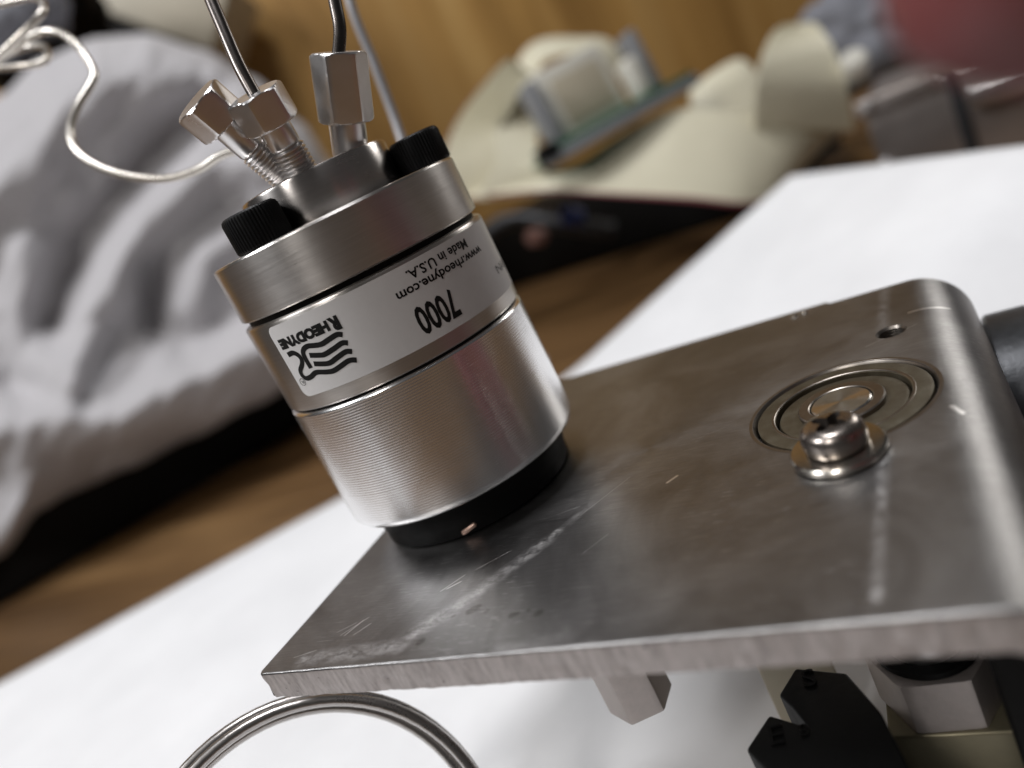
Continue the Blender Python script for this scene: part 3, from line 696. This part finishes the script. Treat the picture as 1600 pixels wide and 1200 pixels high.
def ribbon(name, ea, eb, label, n=26, red=True, k=12, thick=.5):
    """flat cable between two edge lines (pixel, pixel, distance), ridged across by its conductors"""
    A = catmull([at(*q) for q in ea], k); B = catmull([at(*q) for q in eb], k); m = len(A); V, F, MI = [], [], []
    nn = n * 4
    for i in range(m):
        a, b = A[i], B[i]; t = (A[min(i + 1, m - 1)] + B[min(i + 1, m - 1)] - A[max(i - 1, 0)] - B[max(i - 1, 0)]).normalized(); nrm = t.cross((b - a).normalized())
        for j in range(nn + 1):
            s = j / nn; V.append(a + (b - a) * s + nrm * (thick * abs(math.sin(s * n * PI))))
    for i in range(m - 1):
        for j in range(nn): F.append((i * (nn + 1) + j, i * (nn + 1) + j + 1, (i + 1) * (nn + 1) + j + 1, (i + 1) * (nn + 1) + j)); MI.append(1 if red and j < 4 else 0)
    b = min(V, key=lambda q: q.z).copy()
    o = put(name, mesh(name, [q - b for q in V], F, True, [MT['cable'], MT['cable_red']], MI, angle=80), None, b, label=label, cat='cable', group='cream ribbon cables')
    md = o.modifiers.new('thickness', 'SOLIDIFY'); md.thickness = .0009; md.offset = 0
    return o
ribbon('ribbon_cable', [(690, 318, 520), (760, 308, 470), (850, 300, 445), (960, 306, 435), (1080, 314, 430), (1170, 322, 432), (1225, 300, 450), (1250, 255, 500), (1230, 230, 560)],
       [(730, 250, 530), (800, 268, 500), (890, 262, 475), (970, 212, 465), (1060, 172, 455), (1180, 178, 450), (1290, 190, 462), (1330, 190, 510), (1300, 180, 570)], 'wide cream ribbon cable with a dark red edge sweeping across to the right')
ribbon('ribbon_cable', [(1178, 200, 445), (1182, 130, 432), (1196, 75, 436), (1218, 42, 455), (1240, 45, 490), (1240, 90, 520)],
       [(1335, 205, 455), (1322, 130, 440), (1300, 70, 442), (1275, 38, 460), (1262, 45, 492), (1262, 90, 520)], 'cream ribbon cable folded into an upright hump at the far right', red=False)
ribbon('ribbon_cable', [(1195, 205, 470), (1150, 195, 472), (1110, 185, 478), (1080, 178, 486)], [(1190, 125, 500), (1158, 92, 505), (1110, 115, 508), (1078, 142, 510)], 'cream ribbon cable fold lying between the board and the hump', red=False)
ribbon('ribbon_cable', [(705, 322, 500), (690, 255, 490), (712, 190, 485), (760, 125, 490), (795, 92, 500), (815, 110, 520)], [(800, 300, 480), (780, 245, 475), (778, 200, 475), (800, 165, 480), (822, 120, 492), (835, 120, 520)], 'cream ribbon cable looping up on the left, next to the valve cap', red=True)
ribbon('ribbon_cable', [(748, 150, 505), (768, 190, 480), (776, 250, 468), (745, 312, 470)], [(850, 190, 500), (838, 215, 480), (848, 262, 468), (880, 300, 470)], 'cream ribbon cable dropping steeply below the dark end of the circuit board', red=False)
ribbon('ribbon_cable', [(800, 118, 545), (818, 80, 540), (850, 60, 540), (905, 58, 540), (950, 62, 540), (985, 100, 540)], [(830, 150, 520), (845, 100, 515), (870, 86, 512), (910, 84, 510), (940, 88, 510), (968, 120, 512)], 'cream ribbon cable arching over the top of the circuit board', red=True)
# circuit board with connectors
bo = at(962, 181, 448); bx = (at(1075, 118, 460) - at(850, 242, 436)).normalized(); bz = UP * .86 - RIGHT * .5 - FWD * .12; bz = bz - bx * bz.dot(bx)
pcb = thing('circuit_board', bo, 'green circuit board with grey metal strip tilted among the ribbon cables', 'circuit board', rot=frame(None, bz, bx))
Lb = (at(1075, 118, 460) - at(850, 242, 436)).length
v, f = boxm(-Lb / 2 + 6, Lb / 2, -7, 70, -1.4, 1.4, .1); put('board', mesh('board', v, f), pcb, mat='pcb')
v, f = boxm(-Lb / 2 - 2, Lb / 2 + 2, -8, -2.2, -7.5, -1.6, .4); put('metal_strip', mesh('metal_strip', v, f), pcb, mat='grey_plastic')
v, f = boxm(-Lb / 2 - 3, -Lb / 2 + 8, -9, 2, -5, 4, .4); put('end_clip', mesh('end_clip', v, f), pcb, mat='black_plastic')
v, f = boxm(-30, 18, 10, 26, 1.5, 44, 2.5); hd = put('header_shell', mesh('header_shell', v, f), pcb, mat='white_plastic')
v, f = boxm(-22, 12, 9.2, 10.4, 8, 36, .3); put('shell_panel', mesh('shell_panel', v, f), hd, mat='tan_plastic')
v, f = boxm(-39, -32, 2, 18, 1.5, 40, 1.5); put('latch_connector', mesh('latch_connector', v, f), pcb, mat='grey_plastic')
v, f = boxm(20, 31, 0, 12, 1.5, 26, 3); put('white_connector', mesh('white_connector', v, f), pcb, mat='white_plastic')
v, f = boxm(33, 40, 4, 20, 1.5, 40, 1.5); put('grey_connector', mesh('grey_connector', v, f), pcb, mat='grey_plastic')
# tan folded card seen inside the left loop
v, f = boxm(-14, 14, -2, 2, -13, 13, 1); put('tan_block', mesh('tan_block', v, f), None, at(790, 160, 500), rot=frame(None, UP + RIGHT * .4, RIGHT - UP * .3), mat='tan_plastic', label='small tan plastic block inside the left ribbon cable loop', cat='block')
# small clutter on the table behind the valve
v, f = lathe([(6, 0), (8, 1), (9, 6), (8, 16), (5, 20)], 32); put('grey_bulb', mesh('grey_bulb', v, f), None, onz(800, 428, TABLE) + Vector((0, 0, .6)), mat='fluff', label='pale grey round plug standing on the table just right of the label', cat='plug')
v, f = lathe([(5, 0), (6, 1), (6, 10), (4, 12)], 24); put('pink_plug', mesh('pink_plug', v, f), None, at(848, 368, 540), rot=quat_z((-.4, -.8, .3)), mat='pink', label='small pink plug in the shade behind the valve', cat='plug')
v, f = lathe([(5, 0), (6.5, 1), (6.5, 14), (5, 15)], 24); put('blue_plug', mesh('blue_plug', v, f), None, at(905, 340, 540), rot=quat_z((-.2, -.8, .4)), mat='blue', label='small blue plug in the dark below the ribbon cable', cat='plug')
P = [at(720, 430, 560), at(760, 400, 560), at(800, 370, 560), at(840, 380, 560), at(890, 395, 555)]
toptube('dark_lead', [at(740, 380, 590), at(790, 345, 585), at(850, 345, 575), at(900, 352, 560), at(960, 360, 560)], 6, 'dark_grey', 'thick dark lead lying behind the small pink plug', 'cable')
# dull steel enclosure at the right
be = at(1345, 165, 400)
ebx = thing('steel_enclosure', (be.x, be.y, TABLE + .6), 'dull steel equipment box at the right beyond the paper', 'enclosure', rot=frame(None, ez, RH * .8 - FH * .6))
hh = be.z - TABLE - .6
v, f = boxm(0, 130, 0, 90, 0, hh, 1.5); put('housing', mesh('housing', v, f), ebx, mat='box_steel')
v, f = boxm(-3, 36, -3, -.3, hh - 6, hh + 2, .8); put('front_lip', mesh('front_lip', v, f), ebx, mat='box_steel')
v, f = boxm(38, 44, -2, -.3, 0, hh + 1, .5); put('dark_seam', mesh('dark_seam', v, f), ebx, mat='dark_grey')
v, f = boxm(46, 74, -8, -.3, hh - 20, hh - 10, 1); put('bright_tab', mesh('bright_tab', v, f), ebx, mat='nickel')
v, f = lathe([(3.4, 0), (3.4, 1.2), (2.6, 2.2), (1.2, 2.6)], 24); me_s = mesh('box_screw', v, f, True, [MT['nickel']])
for xx, zz in ((3, hh - 1), (3, hh - 33)): put('box_screw', me_s, ebx, (xx, -3.2, zz), rot=quat_z((0, -1, 0)))
# grey cloth bag behind the enclosure
def bag(name, c, rx, ry, rz, mat, label, cat, seed, kind=None):
    bm = bmesh.new(); bmesh.ops.create_icosphere(bm, subdivisions=5, radius=1)
    for q in bm.verts:
        n_ = q.co.copy(); d = 1 + .22 * noise.noise(n_ * 1.6 + Vector((seed, 0, 0))) + .10 * noise.noise(n_ * 4 + Vector((0, seed, 0))) - .09 * abs(noise.noise(n_ * 3 + Vector((seed, seed, 0))))
        q.co = Vector((n_.x * rx, n_.y * ry, max(n_.z, -.75) * rz)) * d
    bm.verts.index_update(); V = [q.co.copy() for q in bm.verts]; F = [tuple(x.index for x in g.verts) for g in bm.faces]; bm.free()
    return put(name, mesh(name, V, F, angle=180), None, c, mat=mat, label=label, cat=cat)
c = at(1345, 60, 560); bag('grey_pouch', c, 55, 40, 42, 'grey_cloth', 'grey blue fabric pouch in the top right behind the ribbon cable', 'pouch', 3.1)
v, f = lathe([(5, 0), (7, 1), (7, 12), (5, 14)], 24); put('cream_plug', mesh('cream_plug', v, f), None, at(1335, 115, 440), rot=quat_z((.2, -.6, .6)), mat='white_plastic', label='cream plug between the grey pouch and the steel box', cat='plug')
# beige instrument box and dark gear in the top left corner
bb = thing('beige_box', at(225, 55, 800), 'beige equipment box in the top left behind the grey cloth', 'box', rot=frame(None, UP * .92 + RIGHT * .35 - FWD * .2, RIGHT * .92 - UP * .1))
v, f = boxm(-70, 70, 0, 90, 8, 80, 3); put('shell', mesh('shell', v, f), bb, mat='beige')
v, f = boxm(-60, 64, 2, 88, -60, 7.5, 2); put('dark_base', mesh('dark_base', v, f), bb, mat='case')
c = at(60, 40, 700); bag('dark_bag', c, 80, 50, 60, 'case', 'black bag in the top left corner beyond the wire', 'bag', 8.2)
c = at(20, 25, 560); bag('grey_bundle', c, 42, 30, 30, 'grey_cloth', 'small grey bundle in the top left corner behind the wire', 'bundle', 5.7)

# ------------------------------------------------------------------ hand: a finger reaches into the top right corner, close to the lens
def hand():
    def c(a, b, D): return CAM + RIGHT * a + UP * b + FWD * D
    o0 = c(150, 20, 60)
    J, E, Rr = [], [], []
    def add(p, r, par=None):
        J.append(p - o0); Rr.append(r)
        if par is not None: E.append((par, len(J) - 1))
        return len(J) - 1
    wr = add(c(165, 12, 66), 19)
    fore = add(c(230, 0, 80), 22, wr)
    pa = add(c(132, 16, 58), 20, wr); pb = add(c(108, 16, 52), 18, pa)
    def finger(pts, par):
        for p, r in pts: par = add(c(*p), r, par)
    finger([((98, 31, 44), 10.5), ((70, 30, 38), 10.2), ((50, 26.5, 37.5), 9.8), ((33, 23.8, 38), 9.6), ((24, 23.4, 38.4), 9.2), ((19.0, 23.4, 38.6), 7.2)], pb)
    finger([((97, 17, 46), 10), ((72, 10, 50), 9.2), ((66, -4, 56), 8.6), ((78, -10, 60), 8), ((88, -8, 60), 6)], pb)
    finger([((99, 3, 50), 9.6), ((78, -6, 58), 8.8), ((74, -18, 64), 8.2), ((86, -22, 66), 7.6), ((94, -20, 66), 5.6)], pb)
    finger([((104, -10, 55), 8.6), ((88, -20, 64), 7.8), ((86, -30, 68), 7), ((95, -33, 70), 6.4), ((101, -31, 70), 5)], pb)
    finger([((128, 36, 44), 11), ((106, 48, 34), 9.6), ((88, 52, 30), 8.6), ((78, 53, 29), 6)], pa)
    me = bpy.data.meshes.new('hand'); me.from_pydata([p * .001 for p in J], E, []); me.update(); me.materials.append(MT['skin'])
    o = put('person', me, None, o0, label='blurred reddish fingertip of a bare hand close to the lens, top right corner', cat='person')
    sk = o.modifiers.new('skin', 'SKIN'); sk.use_smooth_shade = True
    for q, r in zip(me.skin_vertices[0].data, Rr): q.radius = (r * .001, r * .001)
    me.skin_vertices[0].data[0].use_root = True
    s = o.modifiers.new('sub', 'SUBSURF'); s.levels = 2; s.render_levels = 2
    # nail on the upper side of the fingertip
    V, F = [], []
    for i in range(9):
        for j in range(9):
            a = -1 + 2 * i / 8; b = -1 + 2 * j / 8; V.append((a * 5.0, b * 4.2 * (1 - .12 * a * a), 1.3 - 1.4 * b * b - .5 * a * a))
    for i in range(8):
        for j in range(8): F.append((i * 9 + j, (i + 1) * 9 + j, (i + 1) * 9 + j + 1, i * 9 + j + 1))
    nl = put('fingernail', mesh('fingernail', V, F), o, c(25.5, 23.6, 38.4) + UP * 8.2 - o0, rot=frame(None, UP, RIGHT), mat='nail')
    md = nl.modifiers.new('thickness', 'SOLIDIFY'); md.thickness = .0006
hand()
